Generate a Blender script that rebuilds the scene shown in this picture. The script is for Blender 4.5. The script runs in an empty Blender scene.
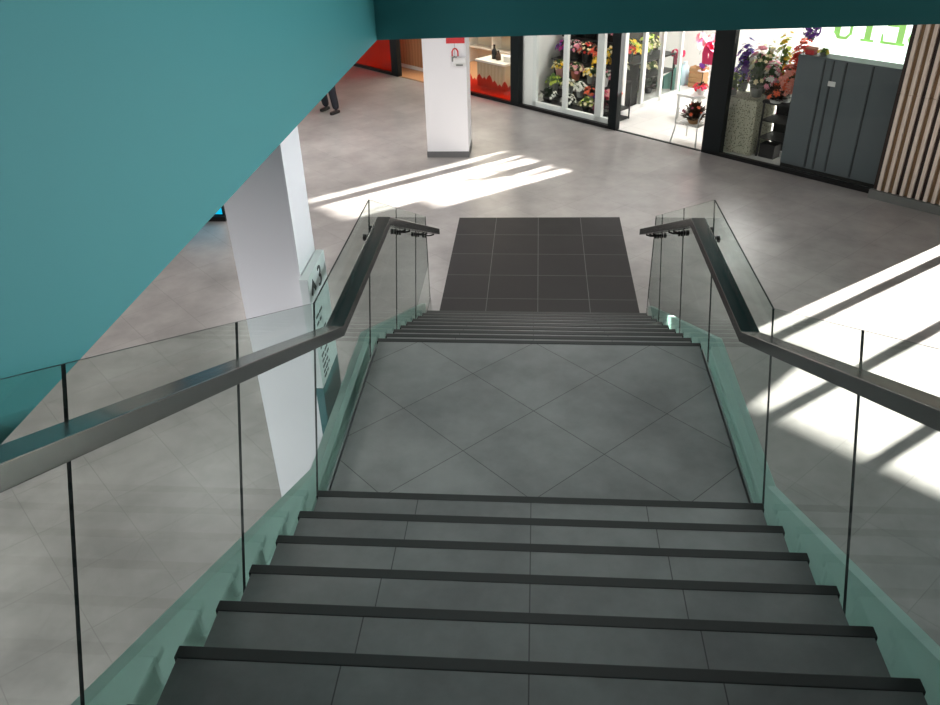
import bpy, bmesh, math, random
from mathutils import Vector, Matrix
random.seed(7)
D = bpy.data
COL = bpy.context.scene.collection
PI = math.pi

# ------------------------------------------------------------------ helpers
class MB:
    """collects polygons with a material slot each, builds ONE mesh object"""
    def __init__(s): s.v = []; s.f = []; s.m = []
    def face(s, pts, mi=0):
        i = len(s.v); s.v += [tuple(p) for p in pts]; s.f.append(tuple(range(i, i + len(pts)))); s.m.append(mi)
    def box(s, a, b, mi=0):
        x0, y0, z0 = a; x1, y1, z1 = b
        i = len(s.v)
        s.v += [(x0,y0,z0),(x1,y0,z0),(x1,y1,z0),(x0,y1,z0),(x0,y0,z1),(x1,y0,z1),(x1,y1,z1),(x0,y1,z1)]
        for q in ((0,3,2,1),(4,5,6,7),(0,1,5,4),(1,2,6,5),(2,3,7,6),(3,0,4,7)):
            s.f.append(tuple(i + k for k in q)); s.m.append(mi)
        return s
    def prism(s, poly, axis, lo, hi, mi=0, mside=None):
        """poly: 2D outline; axis 'x' -> (y,z) outline, 'y' -> (x,z), 'z' -> (x,y)"""
        def P(p, t):
            return {'x': (t, p[0], p[1]), 'y': (p[0], t, p[1]), 'z': (p[0], p[1], t)}[axis]
        i = len(s.v); n = len(poly)
        s.v += [P(p, lo) for p in poly] + [P(p, hi) for p in poly]
        s.f.append(tuple(i + k for k in range(n))); s.m.append(mi)
        s.f.append(tuple(i + n + k for k in reversed(range(n)))); s.m.append(mi)
        for k in range(n):
            k2 = (k + 1) % n
            s.f.append((i + k2, i + k, i + n + k, i + n + k2)); s.m.append(mi if mside is None else mside)
        return s
    def tube(s, pts, r, n=8, mi=0, caps=True):
        pts = [Vector(p) for p in pts]; rings = []
        rr = r if isinstance(r, (list, tuple)) else [r] * len(pts)
        up = None
        for k, p in enumerate(pts):
            d = (pts[min(k + 1, len(pts) - 1)] - pts[max(k - 1, 0)]).normalized()
            if up is None: up = Vector((0, 0, 1)) if abs(d.z) < .9 else Vector((1, 0, 0))
            a = d.cross(up).normalized(); b = a.cross(d).normalized(); up = b
            i = len(s.v)
            for j in range(n):
                t = 2 * PI * j / n
                s.v.append(tuple(p + rr[k] * (math.cos(t) * a + math.sin(t) * b)))
            rings.append(i)
        for q in range(len(rings) - 1):
            for j in range(n):
                j2 = (j + 1) % n
                s.f.append((rings[q] + j, rings[q] + j2, rings[q + 1] + j2, rings[q + 1] + j)); s.m.append(mi)
        if caps:
            s.f.append(tuple(rings[0] + j for j in reversed(range(n)))); s.m.append(mi)
            s.f.append(tuple(rings[-1] + j for j in range(n))); s.m.append(mi)
        return s
    def lathe(s, prof, c=(0, 0, 0), n=16, mi=0):
        rings = []
        for r, z in prof:
            rings.append(len(s.v))
            for j in range(n):
                t = 2 * PI * j / n
                s.v.append((c[0] + r * math.cos(t), c[1] + r * math.sin(t), c[2] + z))
        for q in range(len(rings) - 1):
            for j in range(n):
                j2 = (j + 1) % n
                s.f.append((rings[q] + j, rings[q] + j2, rings[q + 1] + j2, rings[q + 1] + j)); s.m.append(mi)
        s.f.append(tuple(rings[0] + j for j in reversed(range(n)))); s.m.append(mi)
        s.f.append(tuple(rings[-1] + j for j in range(n))); s.m.append(mi)
        return s
    def build(s, name, mats, parent=None, bevel=0, smooth=False):
        me = D.meshes.new(name); me.from_pydata(s.v, [], s.f); me.validate()
        if not isinstance(mats, (list, tuple)): mats = [mats]
        for m in mats: me.materials.append(m)
        if len(me.polygons) == len(s.m):
            for p, mi in zip(me.polygons, s.m): p.material_index = mi; p.use_smooth = smooth
        bm = bmesh.new(); bm.from_mesh(me); bmesh.ops.recalc_face_normals(bm, faces=bm.faces); bm.to_mesh(me); bm.free()
        o = D.objects.new(name, me); COL.objects.link(o)
        if parent: o.parent = parent
        if bevel:
            b = o.modifiers.new('bevel', 'BEVEL'); b.width = bevel; b.segments = 2; b.limit_method = 'ANGLE'
        return o

def thing(name, label, cat, loc=(0, 0, 0), rz=0, group=None):
    o = D.objects.new(name, None); COL.objects.link(o); o.location = loc; o.rotation_euler = (0, 0, rz)
    o.empty_display_size = .1
    o['label'] = label; o['category'] = cat
    if group: o['group'] = group
    return o
def tag(o, label, cat, group=None):
    o['label'] = label; o['category'] = cat
    if group: o['group'] = group
    return o
def struct(o): o['kind'] = 'structure'; return o

# ------------------------------------------------------------------ materials
def new_mat(name):
    m = D.materials.new(name); m.use_nodes = True
    nt = m.node_tree; return m, nt, nt.nodes['Principled BSDF']
def plain(name, col, rough=.5, metal=0, noise=0, nscale=12, emit=None, estr=0, spec=.5, aniso=0, bump=0):
    m, nt, b = new_mat(name)
    b.inputs['Base Color'].default_value = (*col, 1); b.inputs['Roughness'].default_value = rough
    b.inputs['Metallic'].default_value = metal; b.inputs['Specular IOR Level'].default_value = spec
    if aniso: b.inputs['Anisotropic'].default_value = aniso
    if noise:
        tc = nt.nodes.new('ShaderNodeTexCoord'); n = nt.nodes.new('ShaderNodeTexNoise')
        n.inputs['Scale'].default_value = nscale; n.inputs['Detail'].default_value = 5
        nt.links.new(tc.outputs['Object'], n.inputs['Vector'])
        r = nt.nodes.new('ShaderNodeMapRange'); r.inputs['To Min'].default_value = 1 - noise; r.inputs['To Max'].default_value = 1 + noise
        nt.links.new(n.outputs['Fac'], r.inputs['Value'])
        mx = nt.nodes.new('ShaderNodeVectorMath'); mx.operation = 'SCALE'; mx.inputs[0].default_value = col
        nt.links.new(r.outputs['Result'], mx.inputs['Scale']); nt.links.new(mx.outputs['Vector'], b.inputs['Base Color'])
        if bump:
            bp = nt.nodes.new('ShaderNodeBump'); bp.inputs['Strength'].default_value = bump
            nt.links.new(n.outputs['Fac'], bp.inputs['Height']); nt.links.new(bp.outputs['Normal'], b.inputs['Normal'])
    if emit: b.inputs['Emission Color'].default_value = (*emit, 1); b.inputs['Emission Strength'].default_value = estr
    return m

def tile_mat(name, base, grout, size=(.6, .6), off=(0, 0), rot=0, mortar=.003, rough=.3, var=.06, cloud=.16, cscale=1.6, spec=.5):
    """concrete-look tiles laid on the world X/Y grid turned by rot"""
    m, nt, b = new_mat(name); L = nt.links.new
    geo = nt.nodes.new('ShaderNodeNewGeometry')
    mp = nt.nodes.new('ShaderNodeMapping'); mp.vector_type = 'POINT'
    mp.inputs['Rotation'].default_value = (0, 0, -rot); mp.inputs['Location'].default_value = (-off[0], -off[1], 0)
    L(geo.outputs['Position'], mp.inputs['Vector'])
    sep = nt.nodes.new('ShaderNodeSeparateXYZ'); L(mp.outputs['Vector'], sep.inputs['Vector'])
    cmb = nt.nodes.new('ShaderNodeCombineXYZ'); L(sep.outputs['X'], cmb.inputs['X']); L(sep.outputs['Y'], cmb.inputs['Y'])
    br = nt.nodes.new('ShaderNodeTexBrick'); br.offset = 0; br.squash = 1
    for k, v in (('Scale', 1), ('Mortar Size', mortar), ('Mortar Smooth', .1), ('Brick Width', size[0]), ('Row Height', size[1]), ('Bias', 0)):
        br.inputs[k].default_value = v
    br.inputs['Color1'].default_value = (*[c * (1 - var) for c in base], 1)
    br.inputs['Color2'].default_value = (*[c * (1 + var) for c in base], 1)
    br.inputs['Mortar'].default_value = (*grout, 1)
    L(cmb.outputs['Vector'], br.inputs['Vector'])
    n1 = nt.nodes.new('ShaderNodeTexNoise'); n1.inputs['Scale'].default_value = cscale; n1.inputs['Detail'].default_value = 8; n1.inputs['Roughness'].default_value = .62
    L(geo.outputs['Position'], n1.inputs['Vector'])
    r = nt.nodes.new('ShaderNodeMapRange'); r.inputs['From Min'].default_value = .25; r.inputs['From Max'].default_value = .75
    r.inputs['To Min'].default_value = 1 - cloud; r.inputs['To Max'].default_value = 1 + cloud
    L(n1.outputs['Fac'], r.inputs['Value'])
    sc = nt.nodes.new('ShaderNodeVectorMath'); sc.operation = 'SCALE'
    L(br.outputs['Color'], sc.inputs[0]); L(r.outputs['Result'], sc.inputs['Scale']); L(sc.outputs['Vector'], b.inputs['Base Color'])
    rr = nt.nodes.new('ShaderNodeMapRange'); rr.inputs['To Min'].default_value = rough * .8; rr.inputs['To Max'].default_value = rough * 1.25
    L(n1.outputs['Fac'], rr.inputs['Value']); L(rr.outputs['Result'], b.inputs['Roughness'])
    b.inputs['Specular IOR Level'].default_value = spec
    bp = nt.nodes.new('ShaderNodeBump'); bp.inputs['Strength'].default_value = .15; bp.inputs['Distance'].default_value = .002; bp.invert = True
    L(br.outputs['Fac'], bp.inputs['Height']); L(bp.outputs['Normal'], b.inputs['Normal'])
    return m

def glass_mat(name, tint=(.93, .97, .955), refl=1.0):
    m = D.materials.new(name); m.use_nodes = True; nt = m.node_tree; nt.nodes.clear(); L = nt.links.new
    out = nt.nodes.new('ShaderNodeOutputMaterial'); tr = nt.nodes.new('ShaderNodeBsdfTransparent'); gl = nt.nodes.new('ShaderNodeBsdfGlossy')
    tr.inputs['Color'].default_value = (*tint, 1); gl.inputs['Roughness'].default_value = .0; gl.inputs['Color'].default_value = (.95, 1, .98, 1)
    fr = nt.nodes.new('ShaderNodeFresnel'); fr.inputs['IOR'].default_value = 1.5
    geo = nt.nodes.new('ShaderNodeNewGeometry'); inv = nt.nodes.new('ShaderNodeMath'); inv.operation = 'SUBTRACT'; inv.inputs[0].default_value = 1
    L(geo.outputs['Backfacing'], inv.inputs[1])
    mu = nt.nodes.new('ShaderNodeMath'); mu.operation = 'MULTIPLY'; L(fr.outputs['Fac'], mu.inputs[0]); L(inv.outputs['Value'], mu.inputs[1])
    m2 = nt.nodes.new('ShaderNodeMath'); m2.operation = 'MULTIPLY'; m2.inputs[1].default_value = refl; L(mu.outputs['Value'], m2.inputs[0])
    mix = nt.nodes.new('ShaderNodeMixShader'); L(m2.outputs['Value'], mix.inputs['Fac']); L(tr.outputs['BSDF'], mix.inputs[1]); L(gl.outputs['BSDF'], mix.inputs[2])
    L(mix.outputs['Shader'], out.inputs['Surface']); return m

def stripes_mat(name, a, b_, scale, axis='X', rough=.6):
    m, nt, b = new_mat(name); L = nt.links.new
    tc = nt.nodes.new('ShaderNodeTexCoord'); w = nt.nodes.new('ShaderNodeTexWave'); w.bands_direction = axis
    w.inputs['Scale'].default_value = scale; w.inputs['Distortion'].default_value = 3; w.inputs['Detail'].default_value = 3
    L(tc.outputs['Object'], w.inputs['Vector'])
    r = nt.nodes.new('ShaderNodeValToRGB'); r.color_ramp.elements[0].color = (*a, 1); r.color_ramp.elements[1].color = (*b_, 1)
    L(w.outputs['Fac'], r.inputs['Fac']); L(r.outputs['Color'], b.inputs['Base Color']); b.inputs['Roughness'].default_value = rough
    return m
def dots_mat(name, a, b_, scale):
    m, nt, b = new_mat(name); L = nt.links.new
    tc = nt.nodes.new('ShaderNodeTexCoord'); v = nt.nodes.new('ShaderNodeTexVoronoi'); v.inputs['Scale'].default_value = scale
    L(tc.outputs['Object'], v.inputs['Vector'])
    r = nt.nodes.new('ShaderNodeValToRGB'); r.color_ramp.elements[0].position = .28; r.color_ramp.elements[1].position = .36
    r.color_ramp.elements[0].color = (*b_, 1); r.color_ramp.elements[1].color = (*a, 1)
    L(v.outputs['Distance'], r.inputs['Fac']); L(r.outputs['Color'], b.inputs['Base Color']); b.inputs['Roughness'].default_value = .7
    return m

S2 = 2 ** .5
M = {}
M['floor'] = tile_mat('floor_tile', (.265, .25, .242), (.19, .181, .174), off=(.45, .44), rot=PI / 4, rough=.30, cloud=.30, var=.05, cscale=1.9, mortar=.003)
M['step'] = tile_mat('step_tile', (.175, .18, .178), (.05, .05, .05), size=(.604, 50), off=(0, -25), rough=.45, cloud=.45, cscale=1.7, var=.02, mortar=.0025)
M['landing'] = tile_mat('landing_tile', (.20, .205, .203), (.06, .06, .06), off=(.1, .087), rot=PI / 4, rough=.42, cloud=.42, cscale=1.5, var=.05, mortar=.0025)
M['darktile'] = tile_mat('dark_tile', (.014, .013, .014), (.09, .09, .09), size=(.582, .6), off=(.048, .18), rough=.5, cloud=.35, cscale=3, var=.15, mortar=.004, spec=.18)
M['shopfloor'] = tile_mat('shop_floor_tile', (.72, .70, .67), (.5, .49, .47), size=(.6, .6), off=(.45, .44), rot=PI / 4, rough=.25, cloud=.05)
M['woodfloor'] = stripes_mat('wood_floor', (.42, .20, .09), (.55, .30, .15), 6, 'X', .4)
M['nosing'] = plain('black_nosing', (.012, .015, .014), .55, noise=.2, nscale=30)
def translucent(name, col, f):
    m = D.materials.new(name); m.use_nodes = True; nt = m.node_tree; nt.nodes.clear(); L = nt.links.new
    out = nt.nodes.new('ShaderNodeOutputMaterial'); df = nt.nodes.new('ShaderNodeBsdfDiffuse'); tl = nt.nodes.new('ShaderNodeBsdfTranslucent'); mx = nt.nodes.new('ShaderNodeMixShader')
    df.inputs['Color'].default_value = (*col, 1); tl.inputs['Color'].default_value = (*col, 1); mx.inputs['Fac'].default_value = f
    L(df.outputs['BSDF'], mx.inputs[1]); L(tl.outputs['BSDF'], mx.inputs[2]); L(mx.outputs['Shader'], out.inputs['Surface']); return m
M['stringer'] = translucent('frosted_green_panel', (.52, .655, .615), .6)
M['filler'] = plain('pale_green_steel', (.26, .32, .305), .4)
M['trim'] = plain('steel_trim', (.45, .46, .46), .35, metal=1)
M['rail'] = plain('brushed_steel', (.20, .205, .20), .22, metal=1, noise=.08, nscale=20, aniso=.4)
M['black'] = plain('black_metal', (.005, .005, .005), .5, spec=.25)
M['darkpost'] = plain('anthracite_frame', (.005, .008, .009), .45, spec=.2)
M['glass'] = glass_mat('railing_glass', (.915, .955, .94))
M['gedge'] = plain('glass_edge', (.004, .012, .011), .45, spec=.15)
M['shopglass'] = glass_mat('shop_glass', (.95, .965, .96), .5)
M['teal'] = plain('teal_paint', (.040, .220, .235), .6, noise=.03, nscale=1.2, spec=.2)
M['white'] = plain('white_paint', (.80, .80, .82), .55, noise=.02, nscale=2)
M['ceil'] = plain('ceiling_paint', (.55, .55, .55), .8)
M['ceildark'] = plain('dark_ceiling', (.10, .12, .12), .8)
M['darkwall'] = plain('dark_wall', (.12, .13, .13), .8)
M['skirt'] = plain('grey_skirting', (.13, .13, .13), .5, noise=.1)
M['shopwall'] = plain('shop_white', (.82, .81, .78), .6)
M['cream'] = plain('cream_wall', (.72, .66, .52), .6)
M['whiteframe'] = plain('white_frame', (.75, .76, .74), .35)
M['signwhite'] = plain('sign_white', (.72, .78, .77), .4)
M['signside'] = plain('sign_side', (.36, .42, .42), .4)
M['signteal'] = plain('sign_teal', (.015, .13, .135), .4)
M['ink'] = plain('black_ink', (.006, .012, .012), .5)
M['greyboard'] = plain('grey_board', (.105, .125, .135), .5, noise=.05, nscale=5)
M['groove'] = plain('groove_dark', (.02, .025, .027), .6)
M['plinth'] = plain('concrete_plinth', (.16, .165, .155), .7, noise=.15, nscale=8)
M['slatlight'] = stripes_mat('pale_slat', (.62, .52, .44), (.72, .62, .54), 5, 'X', .55)
M['slatmid'] = stripes_mat('oak_slat', (.17, .10, .045), (.26, .16, .08), 6, 'X', .55)
M['slatdark'] = stripes_mat('walnut_slat', (.016, .008, .005), (.035, .016, .010), 6, 'X', .55)
M['slatback'] = plain('slat_backing', (.012, .008, .006), .7)
M['oak'] = stripes_mat('oak_counter', (.40, .20, .09), (.50, .27, .14), 3, 'X', .45)
M['beige'] = stripes_mat('beige_counter', (.46, .38, .25), (.54, .46, .32), 3, 'X', .5)
M['whitetop'] = plain('white_top', (.80, .77, .70), .4)
M['redfilm'] = glass_mat('red_film', (.90, .22, .14), .6)
M['redsolid'] = plain('red_print', (.62, .025, .03), .45)
M['litred'] = plain('red_lit_wall', (.65, .10, .06), .5)  # even red base colour of the red shop's end wall
M['foliage'] = plain('leaf_green', (.045, .11, .03), .55, noise=.35, nscale=25)
M['foliage2'] = plain('leaf_light', (.14, .24, .06), .55, noise=.3, nscale=25)
M['foliaged'] = plain('leaf_dark', (.015, .03, .012), .55, noise=.35, nscale=25)
M['brownplant'] = plain('dry_brown', (.06, .03, .015), .7, noise=.4, nscale=25)
FC = dict(magenta=(.55, .03, .28), pink=(.80, .30, .38), red=(.72, .03, .02), orange=(.80, .14, .05), yellow=(.85, .55, .02), cream=(.82, .74, .45),
          white=(.82, .82, .74), purple=(.20, .05, .42), wine=(.22, .015, .05), salmon=(.82, .34, .26), crimson=(.50, .01, .07), lime=(.50, .62, .08), blue=(.13, .11, .40), hotpink=(.85, .05, .18))
for k, v in FC.items(): M['f_' + k] = plain('petal_' + k, v, .6)
M['terracotta'] = plain('terracotta', (.42, .14, .08), .7)
M['pinkbucket'] = plain('pink_bucket', (.62, .30, .33), .5)
M['greybucket'] = plain('grey_bucket', (.22, .23, .21), .45)
M['whitepot'] = plain('white_pot', (.78, .78, .76), .4)
M['blackbucket'] = plain('black_bucket', (.012, .012, .012), .45)
M['paper'] = plain('kraft_paper', (.42, .25, .12), .8)
M['shelf'] = plain('dark_shelf', (.010, .010, .010), .5)
M['cloth'] = dots_mat('lace_cloth', (.52, .50, .38), (.13, .14, .10), 34)
M['tealsheet'] = plain('teal_sheet', (.18, .50, .42), .5)
M['blueplastic'] = plain('pale_blue_plastic', (.55, .70, .78), .4)
M['jeans'] = plain('dark_trousers', (.010, .011, .018), .8, noise=.3, nscale=30)
M['coat'] = plain('dark_coat', (.02, .02, .022), .8)
M['skin'] = plain('skin', (.55, .33, .24), .5)
M['hair'] = plain('dark_hair', (.03, .02, .012), .6)
M['shoe'] = plain('black_shoe', (.008, .008, .008), .5)
M['signlit'] = plain('backlit_white', (.8, .85, .8), .5, emit=(.90, 1.0, .92), estr=1.5)
M['signgreen'] = plain('backlit_green', (.3, .6, .15), .5, emit=(.42, .80, .22), estr=.75)
M['cyan'] = plain('cyan_screen', (.0, .3, .5), .3, emit=(.0, .55, .85), estr=.8)
M['concrete'] = plain('concrete_body', (.25, .25, .25), .8)

# ------------------------------------------------------------------ dimensions (metres; landing level is z = 0)
G = -1.3331                 # mall floor
RUN, RISE, LAND = .3201, .1481, 1.857
CX = .025                   # stair axis
HW = 1.172                  # half width of the treads
SL = RISE / RUN
def nose_up(y): return .148 - SL * y
def nose_dn(y): return -SL * (y - LAND)

# ------------------------------------------------------------------ camera
cam = D.cameras.new('camera'); co = D.objects.new('camera', cam); COL.objects.link(co)
f = 815.5671; pitch, yaw, roll = .5579, -.0899, .0318
fw = Vector((math.sin(yaw) * math.cos(pitch), math.cos(yaw) * math.cos(pitch), -math.sin(pitch)))
rt = Vector((math.cos(yaw), -math.sin(yaw), 0)); dn = fw.cross(rt)
r2 = math.cos(roll) * rt + math.sin(roll) * dn; d2 = -math.sin(roll) * rt + math.cos(roll) * dn
mt = Matrix((r2, -d2, -fw)).transposed().to_4x4(); mt.translation = (-.0055, -3.3029, 3.1218)
co.matrix_world = mt
cam.sensor_fit = 'HORIZONTAL'; cam.sensor_width = 36; cam.lens = f * 36 / 940; cam.clip_start = .05
bpy.context.scene.camera = co

# ------------------------------------------------------------------ shop front frame: s along the front, d into the shop, h above the floor
P0 = Vector((0, 12.7536, G)); E1 = Vector((.7399, -.6727, 0)); E2 = Vector((.6727, .7399, 0)); RZ = math.atan2(E1.y, E1.x)
def F(s, d, h=0): return P0 + s * E1 + d * E2 + Vector((0, 0, h))
def local(o): o.location = P0; o.rotation_euler = (0, 0, RZ); return o      # a mesh written in s,d,h

# ------------------------------------------------------------------ floor
fl = MB(); fl.box((-16, -9, G - .2), (1, 24, G)); fl.box((1, -9, G - .2), (14, 13.9, G)); struct(fl.build('floor', M['floor']))
fx = MB(); fx.prism([(-1.0548, 4.36), (1.1708, 4.36), (1.1708, 7.40), (-1.0548, 7.36)], 'z', G - .01, G + .004)
struct(fx.build('floor_inlay', M['darktile']))
sf = MB(); sf.prism([(-.6, .02), (6.6, .02), (6.6, 4.5), (-1.93, 4.5)], 'z', -.1, .005); struct(local(sf.build('floor_flower_shop', M['shopfloor'])))
wf = MB(); wf.prism([(-9, .02), (-.6, .02), (-1.93, 4.5), (-9, 4.5)], 'z', -.1, .005); struct(local(wf.build('floor_red_shop', M['woodfloor'])))
th = MB(); th.box((1.96, -.03, -.05), (3.75, .03, .008)); struct(local(th.build('trim_1', M['darkpost'])))
th = MB(); th.box((-4.2, -.03, -.05), (-3.3, .03, .008)); struct(local(th.build('trim_2', M['slatmid'])))

# ------------------------------------------------------------------ teal fascias of the floor above
ZF = 1.8
A = (-1.291, 3.518); Bk = (-1.411, -1.694); dirx = (A[0] - Bk[0]) / (A[1] - Bk[1])
xb = A[0] - dirx * (A[1] + 9)
w = MB(); w.prism([A, (xb, -9), (xb - .35, -9), (A[0] - .35, A[1])], 'z', ZF, 4.1); struct(w.build('wall_left', M['teal']))
mfr = (3.845 - 3.518) / (3.191 + 1.291)
w = MB(); w.prism([(A[0] - .35, A[1] - .35 * mfr), (9, A[1] + mfr * (9 - A[0])), (9, A[1] + mfr * (9 - A[0]) + .5), (A[0] - .35, A[1] + .5)], 'z', ZF, 3.0)
struct(w.build('wall_front', M['teal']))

# ------------------------------------------------------------------ shell
c = MB(); c.box((-16, -9, 1.86), (-1.75, 3.6, 2.1)); c.box((-16, 4.2, 1.86), (5.0, 8.6, 2.1)); c.box((-16, 8.6, 1.86), (1.0, 12.1, 2.1)); c.box((5.0, 4.2, 1.86), (9, 5.6, 2.1))
struct(c.build('ceiling', M['ceil']))
c = MB(); c.box((-16, -9, 6.0), (14, 22, 6.2)); struct(c.build('ceiling_upper', M['ceildark']))
w = MB(); w.box((-16.2, -9, G), (-16, 22, 6)); struct(w.build('wall_far_left', M['darkwall']))
# wall over the shops and the outer wall right of them
w = MB(); w.box((-16, -.02, 3.1), (14, .25, 7.3)); struct(local(w.build('wall_above_shops', M['darkwall'])))
w = MB(); w.box((13.2, -.02, 0), (22, .25, 7.3)); struct(local(w.build('wall_right', M['darkwall'])))

# shop interiors: side walls, ceiling, back walls (flower shop has high rear windows)
w = MB(); w.box((-9, 4.5, 0), (-1.93, 4.7, 3.1)); struct(local(w.build('wall_red_shop_back', M['cream'])))
w = MB(); w.prism([(-.55, .08), (-1.88, 4.5), (-1.97, 4.5), (-.64, .08)], 'z', 0, 3.1); w.box((-.55, .10, 0), (-.16, .16, 3.1)); struct(local(w.build('wall_shop_divider', M['shopwall'])))
w = MB(); w.box((-9.2, .0, 0), (-9, 4.5, 3.1)); struct(local(w.build('wall_red_shop_end', M['litred'])))
w = MB(); w.box((6.7, .12, 0), (8.15, 4.5, 3.08)); struct(local(w.build('wall_flower_shop_end', M['shopwall'])))
w = MB()
w.box((-1.93, 4.5, 0), (6.6, 4.65, 1.90)); w.box((-1.93, 4.5, 3.02), (6.6, 4.65, 3.1)); w.box((-1.93, 4.5, 1.9), (2.32, 4.65, 3.02)); w.box((3.92, 4.5, 1.9), (6.6, 4.65, 3.02))
struct(local(w.build('wall_flower_shop_back', M['shopwall'])))
wn = MB()
for x in (2.32, 3.30, 3.88): wn.box((x, 4.54, 1.9), (x + .03, 4.60, 3.02))
wn.box((2.32, 4.52, 1.9), (3.92, 4.6, 1.945)); wn.box((3.45, 4.62, 2.68), (3.92, 4.64, 3.02))  # last box: unseen blind added to trim the sun patch
struct(local(wn.build('window_5', M['whiteframe'])))
c = MB(); c.box((-9, .05, 3.1), (8.15, 4.65, 3.25)); struct(local(c.build('ceiling_shops', M['ceil'])))

# entrance right of the slatted pier: glazed doors in dark frames, unseen slab added outside to cut off the sun patch
e = MB()
for s in (8.39, 9.27, 10.2, 11.1, 12.0): e.box((s - .06, 0, 0), (s + .06, .12, 2.6))
e.box((8.15, 0, 2.5), (13.2, .12, 3.1)); e.box((12.06, 0, 0), (13.2, .12, 2.5))
struct(local(e.build('door_3', M['darkpost'])))
e = MB(); e.box((7.0, .3, 2.2), (9.3, 2.9, 2.4)); e.box((9.3, .3, 2.2), (15, 1.7, 2.4)); struct(local(e.build('ceiling_entrance_canopy', M['darkwall'])))
g = MB(); g.box((8.15, .3, -.2), (20, 9, 0)); struct(local(g.build('floor_outside', M['plinth'])))

# ------------------------------------------------------------------ staircase
st = thing('staircase', 'grey tiled staircase with black nosings dropping past a landing to the mall floor', 'staircase', (CX, 0, 0))
def step(y, z, back, tag_):
    """tread whose front edge is at y, top at z"""
    t = MB(); t.box((-HW, y - back, z - .03), (HW, y - .012, z)); t.build('tread', M['step'], st)
    r = MB(); r.box((-HW + .01, y - .045, z - RISE - .0), (HW - .01, y - .022, z - .031)); r.build('riser', M['step'], st)
    n = MB(); n.box((-HW - .012, y - .050, z - .032), (HW + .012, y, z + .003)); n.build('nosing', M['nosing'], st, bevel=.004)
for k in range(-5, 7): step(-(6 - k) * RUN, RISE * (7 - k), RUN + .02, 'u')
t = MB(); t.box((-HW, -13 * RUN - 1.0, RISE * 13 - .03), (HW, -12 * RUN - .012, RISE * 13)); t.build('tread', M['step'], st)
l = MB(); l.box((-HW, -.02, -.06), (HW, LAND - .012, 0)); l.build('landing_slab', M['landing'], st)
n = MB(); n.box((-HW - .012, LAND - .045, -.032), (HW + .012, LAND, .003)); n.build('nosing', M['nosing'], st, bevel=.004)
r = MB(); r.box((-HW + .01, LAND - .045, -RISE), (HW - .01, LAND - .022, -.033)); r.build('riser', M['step'], st)
for k in range(1, 9): step(LAND + k * RUN, -k * RISE, RUN + .02, 'd')
b = MB()
up = [(-13 * RUN - .9, RISE * 13 - .04)] + [p for k in range(-6, 7) for p in ((-(6 - k) * RUN - .05, RISE * (7 - k) - .035), (-(6 - k) * RUN - .05, RISE * (6 - k) - .035))]
poly = up + [(LAND - .05, -.065), (LAND - .05, -.30), (.1, -.30), (-13 * RUN - .9, RISE * 13 - .5)]
b.prism(poly, 'x', -HW + .02, HW - .02)
b.build('flight_body', M['concrete'], st)
b = MB()
poly = [(LAND - .05, -.07)] + [p for k in range(0, 9) for p in ((LAND + k * RUN - .05, -k * RISE - .035 if k else -.07), (LAND + k * RUN - .05, -(k + 1) * RISE - .035))]
poly = [(LAND - .049, -.15)] + [p for k in range(1, 9) for p in ((LAND + (k - 1) * RUN - .05, -k * RISE - .035), (LAND + k * RUN - .05, -k * RISE - .035))] + [(LAND + 8 * RUN - .05, G + .001), (LAND + 1.0, G + .001), (LAND - .049, -.5)]
b.prism(poly[1:], 'x', -HW + .02, HW - .02); b.build('flight_body', M['concrete'], st)
for sg in (-1, 1):
    # outer stringer plate: follows the flights, runs level past the landing
    h = .065; lt = .11 if sg < 0 else .15
    y1 = (.148 + h - lt) / SL; y2 = LAND + (h - lt) / SL
    top = [(-4.3, nose_up(-4.3) + h), (y1, lt), (y2, lt), (4.72, max(G + .02, nose_dn(4.72) + h))]
    bot = [(4.72, G + .002), (4.3, G + .002), (y2 - .35, -.27), (y1 - .35, -.27), (-4.3, nose_up(-4.3) - .38)]
    s_ = MB(); a, c2 = sorted((sg * 1.238, sg * 1.285)); s_.prism(top + bot, 'x', a, c2)
    s_.build('stringer', M['stringer'], st)
    fb = -.16
    top = [(-4.3, nose_up(-4.3) + fb), ((.148 + fb + .03) / SL, -.03), (LAND + (fb + .03) / SL, -.03), (4.6, max(G + .012, nose_dn(4.6) + fb))]
    bot = [(4.6, G + .002), (4.3, G + .002), (1.6, -.28), (-.2, -.28), (-4.3, nose_up(-4.3) - .40)]
    f_ = MB(); a, c2 = sorted((sg * 1.177, sg * 1.209)); f_.prism(top + bot, 'x', a, c2); f_.build('stringer', M['filler'], st)
    tr = MB(); a, c2 = sorted((sg * 1.178, sg * 1.186)); tr.box((a, .0, -.08), (c2, LAND - .1, .012))
    tr.build('edge_trim', M['trim'], st)

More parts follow.
